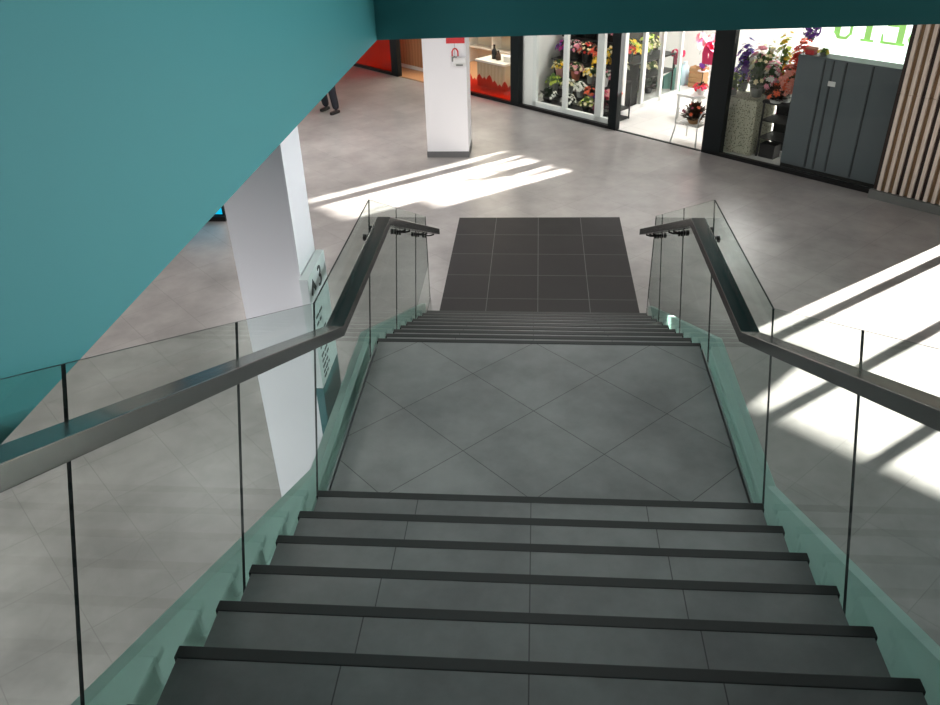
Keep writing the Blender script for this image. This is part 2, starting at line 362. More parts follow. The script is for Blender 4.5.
# ------------------------------------------------------------------ glass balustrades with handrails
def gtop(y):
    if y < .52: return nose_up(y) + 1.12
    if y > 2.17: return nose_dn(y) + 1.12
    a, b_ = nose_up(.52) + 1.12, nose_dn(2.17) + 1.12
    return a + (b_ - a) * (y - .52) / 1.65
def balustrade(sg, label, yend, rail_end):
    root = thing('glass_balustrade', label, 'railing', (CX, 0, 0))
    J = [-3.85, -2.75, -1.645, -.54, .52, 2.17, 3.23, 4.29]
    xi = 1.212; a, c2 = sorted((sg * xi, sg * (xi + .0095))); g_ = .002; H = 1.30
    def bottom(y): return (y - SL * H, gtop(y) - H)
    for k in range(len(J) - 1):
        y0, y1 = J[k] + g_, J[k + 1] - g_
        b0, b1 = bottom(y0), bottom(y1)
        poly = [(y0, gtop(y0)), (y1, gtop(y1)), b1, b0]
        poly = [(p[0], max(p[1], G + .002)) for p in poly]
        q = MB(); q.prism(poly, 'x', a, c2, 0, 1); q.build('glass_panel', [M['glass'], M['gedge']], root)
    y0 = J[-1] + g_; b0 = bottom(y0)
    poly = [(y0, gtop(y0)), (yend, gtop(yend)), (yend, G + .004), (b0[0] + .06, G + .004), (b0[0], max(b0[1], G + .05))]
    q = MB(); q.prism(poly, 'x', a, c2, 0, 1); q.build('glass_panel', [M['glass'], M['gedge']], root)
    # handrail: mitred flat steel box
    path = [(-3.75, nose_up(-3.75) + .98), (.515, .888), (2.166, .843), (rail_end, nose_dn(rail_end) + .98)]
    xin, xout = sg * 1.070, sg * 1.170; tk = .062
    q = MB(); rings = []
    for i, (y, z) in enumerate(path):
        drop = tk / math.cos(math.atan(SL)) if i in (0, 3) else tk * 1.03
        rings.append([(xin, y, z), (xout, y, z), (xout, y, z - drop), (xin, y, z - drop)])
    for i in range(3):
        for j in range(4):
            j2 = (j + 1) % 4; q.face((rings[i][j], rings[i][j2], rings[i + 1][j2], rings[i + 1][j]))
    q.face(rings[0]); q.face(rings[3][::-1])
    me = q.build('handrail', M['rail'], root)
    bm = bmesh.new(); bm.from_mesh(me.data); bmesh.ops.remove_doubles(bm, verts=bm.verts, dist=1e-5); bmesh.ops.recalc_face_normals(bm, faces=bm.faces); bm.to_mesh(me.data); bm.free()
    bv = me.modifiers.new('bevel', 'BEVEL'); bv.width = .004; bv.segments = 2; bv.limit_method = 'ANGLE'; bv.angle_limit = .9
    # clamp brackets either side of every glass joint
    def rz_(y):
        if y < .515: return nose_up(y) + .98
        if y > 2.166: return nose_dn(y) + .98
        return .888 + (.843 - .888) * (y - .515) / 1.651
    def bracket(y):
        z = rz_(y) - .075; p = MB()
        gx = sg * xi
        p.tube([(sg * 1.12, y, z + .02), (sg * 1.12, y, z), (sg * 1.16, y, z - .012), (gx, y, z - .012)], .008, 8)
        p.tube([(gx - sg * .014, y, z - .012), (gx, y, z - .012)], .024, 14)
        p.tube([(gx + sg * .0095, y, z - .012), (gx + sg * .032, y, z - .012)], .024, 14)
        p.build('bracket', M['black'], me)
    for yj in (-1.645, -.54, .52, 2.17, 3.23, 4.29):
        yy = yj - SL * .16
        bracket(yy - .11); bracket(yy + .11)
    bracket(yend - .12)
    return root
balustrade(-1, 'glass balustrade with steel handrail on the stair side by the white pillar', 4.95, 4.98)
balustrade(1, 'glass balustrade with steel handrail on the stair side towards the sunlit floor', 4.66, 4.72)

# ------------------------------------------------------------------ pillars
p = thing('pillar', 'free-standing square white pillar with grey skirting in front of the shops', 'pillar', (-1.46, 10.31, G))
q = MB(); q.box((-.345, -.345, .1), (.345, .345, 3.19)); q.build('shaft', M['white'], p)
q = MB(); q.box((-.352, -.352, 0), (.352, .352, .1)); q.build('skirting', M['skirt'], p)
q = MB(); q.tube([(.17, -.36, 3.1), (.17, -.36, 1.75), (.16, -.36, 1.62)], .008, 8); q.box((.12, -.375, 1.55), (.20, -.346, 1.62)); q.build('cable', M['greybucket'], p)
p = thing('pillar', 'white pillar partly behind the left glass balustrade, under the teal slab edge', 'pillar', (-1.595, 1.185, G))
q = MB(); q.box((-.19, -.185, .1), (.195, .185, 3.13)); q.build('shaft', M['white'], p)
q = MB(); q.box((-.195, -.19, 0), (.199, .19, .1)); q.build('skirting', M['skirt'], p)
b = thing('wall_box', 'small white box with rounded front on the free-standing pillar', 'box', (-1.22, 9.958, .22))
q = MB()
prof = [(0, -.06), (-.05, -.06), (-.085, -.045), (-.10, 0), (-.085, .035), (-.05, .055), (0, .06)]
q.prism(prof, 'x', -.09, .105); q.build('housing', M['whiteframe'], b, bevel=.008)
q = MB(); q.box((-.05, -.106, -.05), (.06, -.09, -.03)); q.build('slot', M['greybucket'], b)

t = thing('poster', 'white poster with a red band and red bag outline on the free-standing pillar', 'poster', (-1.27, 9.955, .30))
q = MB(); q.box((-.15, -.012, 0), (.14, .006, .60)); q.build('board', M['white'], t)
q = MB(); q.box((-.15, -.016, .19), (.14, -.012, .28)); q.build('red_band', M['redsolid'], t)
q = MB(); q.tube([(-.06, -.018, .0), (-.06, -.018, .07), (-.04, -.018, .105), (-.015, -.018, .115), (.01, -.018, .105), (.03, -.018, .07), (.03, -.018, 0)], .011, 6)
q.build('bag_outline', M['redsolid'], t)

# sign board beside the near pillar
s_ = thing('sign_board', 'white and teal floor directory sign with an arrow and number 3 against the pillar', 'sign', (-1.394, 1.155, G))
Hs = 2.285
q = MB(); q.box((0, -.215, 1.505), (.052, .215, Hs), 0); q.build('upper_panel', M['signwhite'], s_, bevel=.003)
q = MB(); q.box((0, -.215, .0), (.052, .215, 1.5)); q.build('lower_panel', M['signteal'], s_, bevel=.003)
def text_mesh(name, body, size, mat, parent, rotm, loc, font_shear=0):
    cu = D.curves.new(name, 'FONT'); cu.body = body; cu.size = size; cu.extrude = .0015; cu.align_x = 'CENTER'
    tmp = D.objects.new(name, cu); COL.objects.link(tmp); bpy.context.view_layer.update()
    me = D.meshes.new_from_object(tmp.evaluated_get(bpy.context.evaluated_depsgraph_get())); D.objects.remove(tmp)
    me.transform(Matrix.Translation(loc) @ rotm); me.materials.clear(); me.materials.append(mat)
    o = D.objects.new(name, me); COL.objects.link(o)
    if parent: o.parent = parent
    return o
# text plane faces +x: text x -> +y, text y -> +z
RX = Matrix(((0, 0, 1, 0), (1, 0, 0, 0), (0, 1, 0, 0), (0, 0, 0, 1)))
text_mesh('number', '3', .19, M['ink'], s_, RX, (.0535, .045, 2.125))
q = MB(); xx = .0545
q.prism([(-0.175, 2.160), (-0.115, 2.240), (-0.055, 2.160), (-0.080, 2.145), (-0.115, 2.190), (-0.150, 2.145)], 'x', .052, xx); q.build('arrow', M['ink'], s_)
q = MB(); q.box((.052, -.17, 2.085), (xx, -.06, 2.10)); q.build('rule', M['ink'], s_)
for j, (z, segs) in enumerate([(1.98, (.06, .07)), (1.93, (.05, .04)), (1.84, (.05, .04, .06)), (1.80, (.07, .05)), (1.76, (.03, .06, .04)), (1.70, (.06, .07)), (1.66, (.05, .03, .05)), (1.62, (.07, .04)), (1.58, (.04, .05, .03)), (1.545, (.06, .03))]):
    y = -.15; q = MB()
    for w_ in segs: q.box((.052, y, z), (xx, y + w_, z + .016)); y += w_ + .018
    q.build('text_line', M['ink'], s_)

# ------------------------------------------------------------------ shop fronts
def sl(mb, name, mats, parent=None, **k):
    o = mb.build(name, mats, parent, **k)
    if parent is None: local(o)
    return o
# continuous black base and posts
q = MB()
for a, b_ in ((-9, -4.2), (-3.3, 1.96), (3.75, 6.62)): q.box((a, -.05, 0), (b_, .03, .06))
struct(sl(q, 'baseboard_front', M['black']))
def post(n_, a, b_, mat='darkpost', d0=-.05, d1=.07):
    q = MB(); q.box((a, d0, .0), (b_, d1, 3.1)); struct(sl(q, 'trim_%d' % n_, M[mat], bevel=.004))
post(3, -4.43, -4.2); post(4, -.66, -.44); post(5, 1.78, 1.96); post(6, 3.74, 4.08)
q = MB(); q.box((-9, -.04, 3.0), (6.62, .06, 3.1)); struct(sl(q, 'trim_7', M['darkpost']))
def pane(n_, a, b_, z0=.06, z1=3.0, d=0.0):
    q = MB(); q.box((a, d, z0), (b_, d + .012, z1), 0); o = struct(sl(q, 'window_%d' % n_, M['shopglass'])); return o
w1 = pane(1, -9, -4.43)
q = MB(); q.box((-9, .02, .06), (-4.43, .024, 2.3)); q.build('red_film', M['redfilm'], w1)
w2 = pane(2, -3.3, -.66)
sky = [(-3.3, .06), (-.66, .06), (-.66, .34)]
x = -.66; hs = [.30, .36, .28, .33, .42, .36, .40, .30, .38, .33, .45, .37, .30, .35, .42, .33, .46, .38]
for i, h in enumerate(hs):
    x2 = -.66 - (i + 1) * 2.64 / len(hs); sky += [(x - .02, h), ((x + x2) / 2, h + .05), (x2 + .02, h)]; x = x2
sky = [p for p in sky if p[0] >= -3.3]
q = MB(); q.prism(sky, 'y', .02, .024); q.build('red_film', M['redfilm'], w2)
w3 = pane(3, -.44, 1.78)
q = MB(); q.box((-.14, .03, .06), (-.05, .10, 3.0)); q.box((.62, .03, .06), (.71, .10, 3.0)); q.box((1.40, .03, .06), (1.55, .10, 3.0))
q.box((-.14, .03, .06), (1.78, .10, .15)); q.build('window_frame', M['whiteframe'], w3)
w4 = pane(4, 4.08, 6.62)

# red shop: lit counters
ct = thing('shop_counter', 'oak shop counter with pale plinth just inside the red shop doorway', 'counter', F(-4.4, .95), RZ)
q = MB(); q.box((-.55, -.3, .08), (.45, .3, .95)); q.build('body', M['oak'], ct, bevel=.006)
q = MB(); q.box((-.57, -.32, .006), (.47, .32, .08)); q.build('plinth', M['whitetop'], ct)
q = MB(); q.box((-.57, -.32, .95), (.47, .32, .99)); q.build('top', M['whitetop'], ct)
ct = thing('shop_counter', 'beige display counter with a white top behind the red-edged shop window', 'counter', F(-1.80, .9), RZ)
q = MB(); q.box((-.45, -.33, .006), (.38, .33, .52)); q.build('body', M['beige'], ct, bevel=.006)
q = MB(); q.box((-.48, -.36, .52), (.41, .36, .56)); q.build('top', M['whitetop'], ct)
q = MB(); q.box((-.37, -.345, .09), (.28, -.331, .48)); q.build('front_panel', M['beige'], ct)
for (s, d, r, h, nm, lab, mt_) in ((-1.98, .83, .06, .26, 'bottle', 'dark bottle with a thin neck on the beige counter', 'blackbucket'), (-1.83, .80, .055, .17, 'jar', 'squat dark jar right of the bottle on the beige counter', 'wine'),):
    t = thing(nm, lab, nm, F(s, d, .56), RZ); m_ = M.get(mt_, M['brownplant'])
    q = MB(); q.lathe([(r, 0), (r, h * .6), (r * .4, h * .8), (r * .35, h)], n=14); q.build('body', m_, t, smooth=True)
    q = MB(); q.lathe([(r * .42, h), (r * .42, h * 1.1)], n=12); q.build('cap', M['black'], t)
t = thing('display_box', 'white box on the right end of the beige counter', 'box', F(-1.55, .85, .56), RZ)
q = MB(); q.box((-.10, -.09, 0), (.10, .09, .10)); q.build('carton', M['whitetop'], t, bevel=.004); q = MB(); q.box((-.104, -.094, .085), (.104, .094, .105)); q.build('lid', M['whitepot'], t)
t = thing('display_shelf', 'cream wall shelf unit with small goods behind the beige counter', 'shelf', F(-2.85, 2.3), RZ)
q = MB(); q.box((-1.2, .0, .006), (1.2, .03, 2.2)); q.build('back_panel', M['cream'], t)
for h in (.35, .75, 1.15, 1.55): q = MB(); q.box((-1.2, -.3, h), (1.2, 0, h + .03)); q.build('board', M['whitetop'], t)
for x in (-1.2, -.4, .4, 1.17): q = MB(); q.box((x, -.3, .006), (x + .03, 0, 2.2)); q.build('upright', M['whitetop'], t)

# ------------------------------------------------------------------ flowers
def bloom(mb, c, r, nrm, mi=0, petals=6):
    n = Vector(nrm).normalized(); a = n.orthogonal().normalized(); b_ = n.cross(a); c = Vector(c)
    for k in range(petals):
        t = 2 * PI * k / petals + random.random() * .3
        d = math.cos(t) * a + math.sin(t) * b_; e = -math.sin(t) * a + math.cos(t) * b_
        p1 = c + d * r * .55 + e * r * .32 + n * r * .25; p2 = c + d * r + n * r * .12; p3 = c + d * r * .55 - e * r * .32 + n * r * .25
        mb.face((c, p3, p2, p1), mi)
    # raised centre
    i = [c + n * r * .35 + .22 * r * (math.cos(2 * PI * k / 5) * a + math.sin(2 * PI * k / 5) * b_) for k in range(5)]
    mb.face(i, mi)
def leaf(mb, base, d, L_, w_, mi=0):
    d = Vector(d).normalized(); s_ = d.orthogonal().normalized() if abs(d.z) > .95 else d.cross(Vector((0, 0, 1))).normalized()
    base = Vector(base); m1 = base + d * L_ * .5; tip = base + d * L_ + Vector((0, 0, -L_ * .15))
    mb.face((base, m1 + s_ * w_, tip), mi); mb.face((base, tip, m1 - s_ * w_), mi)
def bouquet(name, label, cat, s, d, h, R=.14, H=.22, cols=('white',), nb=26, leafm='foliage', vessel='greybucket', vh=.20, vr=.10, br=.035, group=None, spread=1.0, nl=60):
    """a vessel with a domed crown of leaves and blooms; base at (s,d,h)"""
    t = thing(name, label, cat, F(s, d, h), RZ, group)
    if vessel:
        q = MB(); q.lathe([(vr * .72, 0), (vr, vh * .92), (vr * 1.08, vh * .92), (vr * 1.08, vh), (vr * .9, vh), (vr * .85, vh * .9)], n=14)
        q.build('bucket' if vessel.endswith('bucket') else 'pot', M[vessel], t)
    q = MB(); z0 = vh * .85 if vessel else 0
    for k in range(nl):
        a = random.uniform(0, 2 * PI); e = random.uniform(.1, 1.45); dd = Vector((math.cos(a) * math.cos(e), math.sin(a) * math.cos(e), math.sin(e)))
        rr = random.uniform(.1, .75); b0 = Vector((dd.x * R * rr * spread, dd.y * R * rr * spread, z0 + dd.z * H * rr))
        leaf(q, b0, dd + Vector((0, 0, .2)), random.uniform(.35, .65) * R, R * .11)
    for k in range(7):
        a = random.uniform(0, 2 * PI); q.tube([(0, 0, vh * .3 if vessel else 0), (math.cos(a) * R * .4, math.sin(a) * R * .4, z0 + H * .6)], .004, 4)
    q.build('foliage', M[leafm], t)
    for ci, cname in enumerate(cols):
        q = MB()
        for k in range(nb // len(cols)):
            a = random.uniform(0, 2 * PI); e = math.asin(random.uniform(.12, 1)); dd = Vector((math.cos(a) * math.cos(e), math.sin(a) * math.cos(e), math.sin(e)))
            rr = random.uniform(.82, 1.08)
            bloom(q, (dd.x * R * rr * spread, dd.y * R * rr * spread, z0 + dd.z * H * rr), br * random.uniform(.75, 1.2), dd + Vector((random.uniform(-.3, .3), random.uniform(-.3, .3), random.uniform(-.1, .3))))
        q.build('blooms', M['f_' + cname], t)
    return t

# tiered display behind the sliding window
t = thing('flower_stand', 'dark tiered flower stand behind the white-framed sliding window', 'stand', F(.3, 1.0), RZ)
for (d0, d1, h, x0, x1) in ((-.75, -.35, .05, -.55, 1.0), (-.35, .05, .16, -.75, .68), (.05, .42, .34, -.95, .45), (.42, .85, .62, -1.20, .32), (.85, 1.15, 1.0, -1.30, .30)):
    q = MB(); q.box((x0, d0 + .005, h - .03), (x1, d1, h)); q.build('tier', M['shelf'], t)
    for x in (x0, x1 - .03): q = MB(); q.box((x, d0 + .1, .006), (x + .03, d1 - .1, h - .03)); q.build('leg', M['shelf'], t)
q = MB(); q.box((-1.38, 1.16, .006), (.30, 1.19, 2.3)); q.build('back_board', M['shelf'], t)
GW = 'flower buckets in the sliding window'
bq = [  # name, label, s, d, tierheight, R, H, colours, n, leaf, vessel
 ('dark leafy bucket with few white blooms at the lower left of the sliding window', -.12, .47, .05, .16, .13, ('white',), 10, 'foliaged', 'blackbucket', .10),
 ('low bucket of white blooms at the foot of the middle window post', .42, .45, .05, .13, .12, ('white',), 18, 'foliaged', 'blackbucket', .10),
 ('low bucket of green foliage with cream blooms left of the right window post', .88, .45, .05, .14, .13, ('lime', 'cream'), 14, 'foliage2', 'blackbucket', .10),
 ('low bucket of wine-red heather beside the right window post', 1.2, .47, .05, .13, .12, ('wine',), 22, 'foliaged', 'greybucket', .10),
 ('grey bucket of pale green eucalyptus at the left end of the second tier', -.28, .82, .16, .15, .14, ('lime',), 10, 'foliage2', 'greybucket', .17),
 ('grey bucket with small white blooms on the second tier', .10, .84, .16, .13, .12, ('white', 'cream'), 20, 'foliage', 'greybucket', .17),
 ('grey bucket of round white chrysanthemums right of the middle post', .40, .82, .16, .12, .12, ('white',), 22, 'foliage', 'greybucket', .17),
 ('bucket of bright orange gerberas on the second tier', .70, .82, .16, .14, .10, ('orange',), 26, 'foliaged', 'greybucket', .14),
 ('bucket of wine-red and purple blooms below the orange gerberas', .97, .78, .16, .13, .09, ('wine', 'purple'), 26, 'foliaged', 'blackbucket', .10),
 ('pink bucket of cream and yellow freesias left of the middle post', -.48, 1.24, .34, .16, .13, ('cream', 'yellow'), 26, 'foliage', 'pinkbucket', .19),
 ('terracotta bucket of pale pink blooms right of the middle post', -.06, 1.22, .34, .15, .14, ('pink', 'cream'), 26, 'foliage', 'terracotta', .19),
 ('grey bucket of yellow blooms with a white card on the third tier', .34, 1.22, .34, .14, .12, ('yellow', 'cream'), 22, 'foliage', 'greybucket', .18),
 ('white bucket of pale pink carnations at the right of the third tier', .68, 1.2, .34, .14, .13, ('pink', 'white'), 24, 'foliage', 'whitepot', .18),
 ('bucket of magenta asters at the left end of the top tier', -.68, 1.60, .62, .17, .16, ('magenta', 'purple'), 34, 'foliaged', 'blackbucket', .18),
 ('bucket of pink and white blooms left of the middle post on the top tier', -.44, 1.60, .62, .16, .17, ('pink', 'white'), 28, 'foliaged', 'blackbucket', .20),
 ('bucket of red and cream roses right of the middle post on the top tier', -.12, 1.62, .62, .16, .18, ('red', 'cream'), 28, 'foliaged', 'blackbucket', .20),
 ('bucket of orange-red gerberas above the bright yellow bunch', .16, 1.60, .62, .15, .12, ('orange', 'red'), 34, 'foliaged', 'blackbucket', .20),
 ('bucket of bright yellow chrysanthemums on the top tier', .36, 1.50, .52, .17, .14, ('yellow',), 46, 'foliaged', 'blackbucket', .18),
 ('bucket of dark red roses at the right end of the uppermost board', .44, 2.0, 1.0, .17, .22, ('wine', 'red'), 34, 'foliaged', 'blackbucket', .16),
 ('bucket of pink roses and dark leaves at the left end of the uppermost board', -.72, 2.0, 1.0, .20, .24, ('hotpink', 'pink'), 40, 'foliaged', 'blackbucket', .16),
 ('bucket of white lilies and dark leaves second on the uppermost board', -.38, 2.0, 1.0, .19, .24, ('white', 'cream'), 26, 'foliaged', 'blackbucket', .16),
 ('bucket of red roses and dark leaves third on the uppermost board', -.06, 2.0, 1.0, .19, .22, ('red', 'wine'), 40, 'foliaged', 'blackbucket', .16),
 ('bucket of cream roses and dark leaves fourth on the uppermost board', .20, 2.0, 1.0, .18, .24, ('cream', 'pink'), 34, 'foliaged', 'blackbucket', .16),
 ('bucket of pale yellow blooms at the right end of the fourth tier', .44, 1.68, .62, .16, .17, ('cream', 'yellow'), 30, 'foliage', 'blackbucket', .18),
]
for (lab, s, d, h, R, H, cols, n_, lf, ve, vh) in bq:
    bouquet('flower_bucket', lab, 'flowers', s, d, h, R * 1.2, H * 1.25, cols, int(n_ * 2.1), lf, ve, vh, R * .68, .036, GW, nl=170)
# crate shelf just left of the black door post, and flowers round it
t = thing('crate_shelf', 'black slatted crate shelf behind the black door post', 'shelf', F(1.5, .55), RZ)
for h in (.02, .20): q = MB(); q.box((-.16, -.16, h), (.2, .16, h + .02)); q.build('board', M['shelf'], t)
for x in (-.16, .18):
    q = MB(); q.box((x, -.16, .006), (x + .02, -.14, .40)); q.box((x, .14, .006), (x + .02, .16, .40)); q.build('upright', M['shelf'], t)
t = thing('flower_rack', 'dark stepped rack behind the crate shelf near the door post', 'stand', F(1.0, .78), RZ)
for (d0, d1, h) in ((0, .2, .33), (.2, .4, .55), (.4, .6, .85)):
    q = MB(); q.box((0, d0, h - .02), (.36, d1, h)); q.build('step_board', M['shelf'], t)
    q = MB(); q.box((.0, d1 - .02, .006), (.36, d1, h - .02)); q.build('riser_board', M['shelf'], t)
GD = 'bunches beside the door post'
for (lab, s, d, h, R, H, cols, n_, lf, ve, vh) in [
 ('bunch of salmon roses in kraft paper beside the black door post', 1.42, .55, .22, .15, .13, ('salmon', 'pink'), 30, 'foliage', 'paper', .22),
 ('crimson bunch between the window post and the salmon roses', 1.16, .66, .16, .10, .18, ('crimson',), 30, 'foliaged', 'blackbucket', .12),
 ('tall bunch of cream lisianthus between window post and door post', 1.16, 1.08, .55, .15, .22, ('cream', 'white'), 34, 'foliage2', 'greybucket', .20),
 ('bunch of red carnations above the cream lisianthus', 1.14, 1.28, .85, .15, .16, ('red',), 34, 'foliaged', 'blackbucket', .18),
]:
    bouquet('flower_bucket', lab, 'flowers', s, d, h, R, H, cols, int(n_ * 1.6), lf, ve, vh, .09, .038, GD, nl=110)

# glazed partition running into the shop
pa, pb = F(1.46, .72), F(1.33, 2.80); pv = pb - pa; plen = pv.length; pr = math.atan2(pv.y, pv.x)
t = thing('glass_partition', 'white-framed glass partition running into the flower shop along the doorway', 'partition', pa, pr)
for x, w_ in ((0, .10), (.66, .10), (1.32, .08), (plen - .08, .08)):
    q = MB(); q.box((x, -.03, .006), (x + w_, .03, 2.6)); q.build('post', M['whiteframe'], t)
q = MB(); q.box((0, -.03, .006), (plen, .03, .09)); q.build('bottom_rail', M['whiteframe'], t)
for x0, x1 in ((.1, .66), (.76, 1.32), (1.40, plen - .08)):
    q = MB(); q.box((x0, -.006, .09), (x1, .006, 2.6)); q.build('pane', M['shopglass'], t)
t = thing('flower_shelf', 'dark two-board plant shelf behind the glass partition', 'shelf', F(.72, 1.95), RZ)
for h in (.40, .72): q = MB(); q.box((-.05, -.45, h), (.40, 1.0, h + .03)); q.build('board', M['shelf'], t)
q = MB(); q.box((-.08, -.45, .006), (-.05, 1.0, 1.3)); q.build('back_panel', M['shelf'], t)
for x, y in ((-.04, -.44), (.36, -.44), (-.04, .96), (.36, .96)): q = MB(); q.box((x, y, .006), (x + .04, y + .04, .72)); q.build('leg', M['shelf'], t)
GP = 'plants behind the glass partition'
for (lab, s, d, h, R, H, cols, n_, lf, ve, vh) in [
 ('tall bright yellow bunch behind the first pane of the partition', .86, 1.72, .75, .20, .22, ('yellow', 'lime'), 44, 'foliage', 'blackbucket', .16),
 ('cream bunch right below the yellow one behind the partition', .90, 1.55, .43, .17, .18, ('cream', 'white'), 34, 'foliage', 'terracotta', .10),
 ('pale blooms in a low pot on the floor behind the first partition pane', .92, 1.65, .006, .17, .16, ('cream', 'white'), 20, 'foliage2', 'blackbucket', .10),
 ('green plant with pale yellow tips behind the second partition pane', .78, 2.45, .75, .20, .26, ('cream', 'lime'), 30, 'foliage2', 'greybucket', .10),
 ('grey-green bushy plant below the yellow tips behind the second pane', .88, 2.30, .43, .18, .16, ('cream',), 16, 'foliage2', 'blackbucket', .10),
 ('dark leafy plant on the floor behind the second partition pane', .86, 2.45, .006, .22, .28, ('wine',), 6, 'foliaged', 'blackbucket', .10),
]:
    bouquet('potted_plant' if 'plant' in lab else 'flower_bucket', lab, 'plant' if 'plant' in lab else 'flowers', s, d, h, R * 1.2, H * 1.2, cols, int(n_ * 2), lf, ve, vh, .09, .045, GP, nl=260)
bouquet('flower_bucket', 'yellow bunch in brown paper just behind the black door post', 'flowers', 1.27, .88, .33, .10, .12, ('yellow',), 26, 'foliage', 'paper', .22, .09, .036)
t = thing('plastic_sheet', 'pale teal plastic sheet hanging behind the last partition pane', 'sheet', F(1.0, 2.92), RZ)
q = MB(); pts = [(-.28 + .07 * k, .04 * math.sin(k * 1.7)) for k in range(9)]
for k in range(8):
    (x0, y0), (x1, y1) = pts[k], pts[k + 1]; q.face(((x0, y0, .01), (x1, y1, .01), (x1, y1, .12 + .055 * (k + 1)), (x0, y0, .12 + .055 * k)))
o = q.build('sheet', M['tealsheet'], t); so = o.modifiers.new('solid', 'SOLIDIFY'); so.thickness = .004

# right half of the shop interior
t = thing('wooden_crate', 'slatted wooden crate standing at the back of the flower shop', 'crate', F(1.38, 3.45), RZ)
q = MB()
for k in range(4): q.box((-.16, -.12, .03 + k * .10), (.16, -.10, .10 + k * .10)); q.box((-.16, .10, .03 + k * .10), (.16, .12, .10 + k * .10))
q.build('slats', M['paper'], t)
for x in (-.16, .14): q = MB(); q.box((x, -.10, .006), (x + .02, .10, .42)); q.build('end_board', M['paper'], t)
t = thing('plastic_bag', 'pale blue plastic sack leaning beside the wooden crate', 'bag', F(1.0, 3.5), RZ)
q = MB(); q.lathe([(.13, .006), (.16, .10), (.14, .25), (.07, .38), (.03, .43), (.05, .46)], n=14); q.build('sack', M['blueplastic'], t, smooth=True)
q = MB(); q.lathe([(.034, .415), (.036, .435)], n=12); q.build('tie', M['whitepot'], t)
t = thing('plant_table', 'white plant table near the right of the shop doorway', 'table', F(2.62, 1.55), RZ)
q = MB(); q.box((-.32, -.28, .42), (.2, .28, .46)); q.build('top', M['whitepot'], t)
for x, y in ((-.3, -.26), (.14, -.26), (-.3, .22), (.14, .22)): q = MB(); q.box((x, y, .006), (x + .04, y + .04, .42)); q.build('leg', M['whiteframe'], t)
bouquet('potted_plant', 'crimson azalea in a white pot on the white table', 'plant', 2.66, 1.5, .46, .16, .10, ('hotpink', 'red'), 46, 'foliaged', 'whitepot', .11, .08, .034)
t = thing('wire_stand', 'slim wire stand behind the crimson azalea', 'stand', F(2.55, 1.68, .46), RZ)
q = MB(); q.tube([(0, 0, 0), (0, 0, .42)], .008, 6); q.build('pole', M['black'], t)
q = MB(); q.lathe([(.09, 0), (.09, .012)], n=14); q.build('foot', M['black'], t)
q = MB(); q.lathe([(.10, .36), (.10, .37)], n=14); q.build('tray', M['whitepot'], t)
bouquet('potted_plant', 'purple hydrangea in a terracotta pot above the crimson azalea', 'plant', 2.55, 1.68, .83, .085, .07, ('purple',), 26, 'foliage', 'terracotta', .08, .055, .03)
t = thing('wall_shelf', 'narrow shelf on the inner side of the black door post', 'shelf', F(3.05, 1.5), RZ)
q = MB(); q.box((-.18, -.15, .92), (.6, .15, .94)); q.build('board', M['whitepot'], t)
for x in (-.16, .56): q = MB(); q.box((x, -.13, .006), (x + .03, -.1, .92)); q.build('leg', M['whiteframe'], t)
bouquet('potted_plant', 'salmon begonia in a dark pot right of the purple hydrangea', 'plant', 3.00, 1.5, .94, .10, .08, ('salmon', 'pink'), 20, 'brownplant', 'terracotta', .07, .06, .032)
def bow(name, label, s, d, h, sc, mat, tail, cat='bow'):
    t = thing(name, label, cat, F(s, d, h), RZ); q = MB()
    for sg in (-1, 1):
        ring = [(sg * (.0 + .12 * math.sin(a)) * sc, .02 * math.cos(a) * sc, (.06 * math.sin(2 * a)) * sc) for a in [k * PI / 8 for k in range(9)]]
        for k in range(8):
            (x0, y0, z0), (x1, y1, z1) = ring[k], ring[k + 1]
            q.face(((x0, y0 - .04 * sc, z0), (x1, y1 - .04 * sc, z1), (x1, y1 + .04 * sc, z1), (x0, y0 + .04 * sc, z0)))
    q.build('loops', M[mat], t)
    for sg in (-1, 1):
        q = MB(); pts = [(sg * .01 * sc, 0, 0), (sg * .04 * sc, 0, -tail * .5), (sg * .03 * sc, 0, -tail)]
        for k in range(2):
            a_, b_ = pts[k], pts[k + 1]; q.face(((a_[0] - .035 * sc, -.01, a_[2]), (a_[0] + .035 * sc, -.01, a_[2]), (b_[0] + .035 * sc, -.012, b_[2]), (b_[0] - .035 * sc, -.012, b_[2])))
        o = q.build('tail', M[mat], t); so = o.modifiers.new('solid', 'SOLIDIFY'); so.thickness = .003
    q = MB(); q.lathe([(.02 * sc, -.03 * sc), (.035 * sc, 0), (.02 * sc, .03 * sc)], n=10); q.build('knot', M[mat], t)
    return t
# a hanging rail with ribbons in front of the back wall
t = thing('ribbon_rail', 'white wire rail with hooks for ribbons across the shop interior', 'rail', F(2.0, 2.9, 0), RZ)
q = MB(); q.tube([(-.82, 0, 1.35), (1.4, 0, 1.35)], .01, 6); q.build('bar', M['whiteframe'], t)
for x in (-.8, 1.38): q = MB(); q.tube([(x, 0, .006), (x, 0, 1.36)], .012, 6); q.build('upright', M['whiteframe'], t)
for x in (-.78, -.3, -.02): q = MB(); q.tube([(x, 0, 1.35), (x, -.01, 1.0), (x, -.02, .80)], .004, 5); q.build('hook', M['blackbucket'], t)
bow('ribbon_bow', 'red ribbon bow with tails hanging on the white back wall', 1.22, 2.86, .76, 1.15, 'f_crimson', .22)
bow('ribbon_bow', 'large hot pink ribbon bow with long tails beside the black door post', 2.78, 1.42, 1.36, 1.7, 'f_hotpink', .34)
bow('ribbon_bow', 'dusky pink ribbon bow at the top left of the hot pink one', 1.80, 2.86, 1.12, 1.5, 'f_pink', .14)

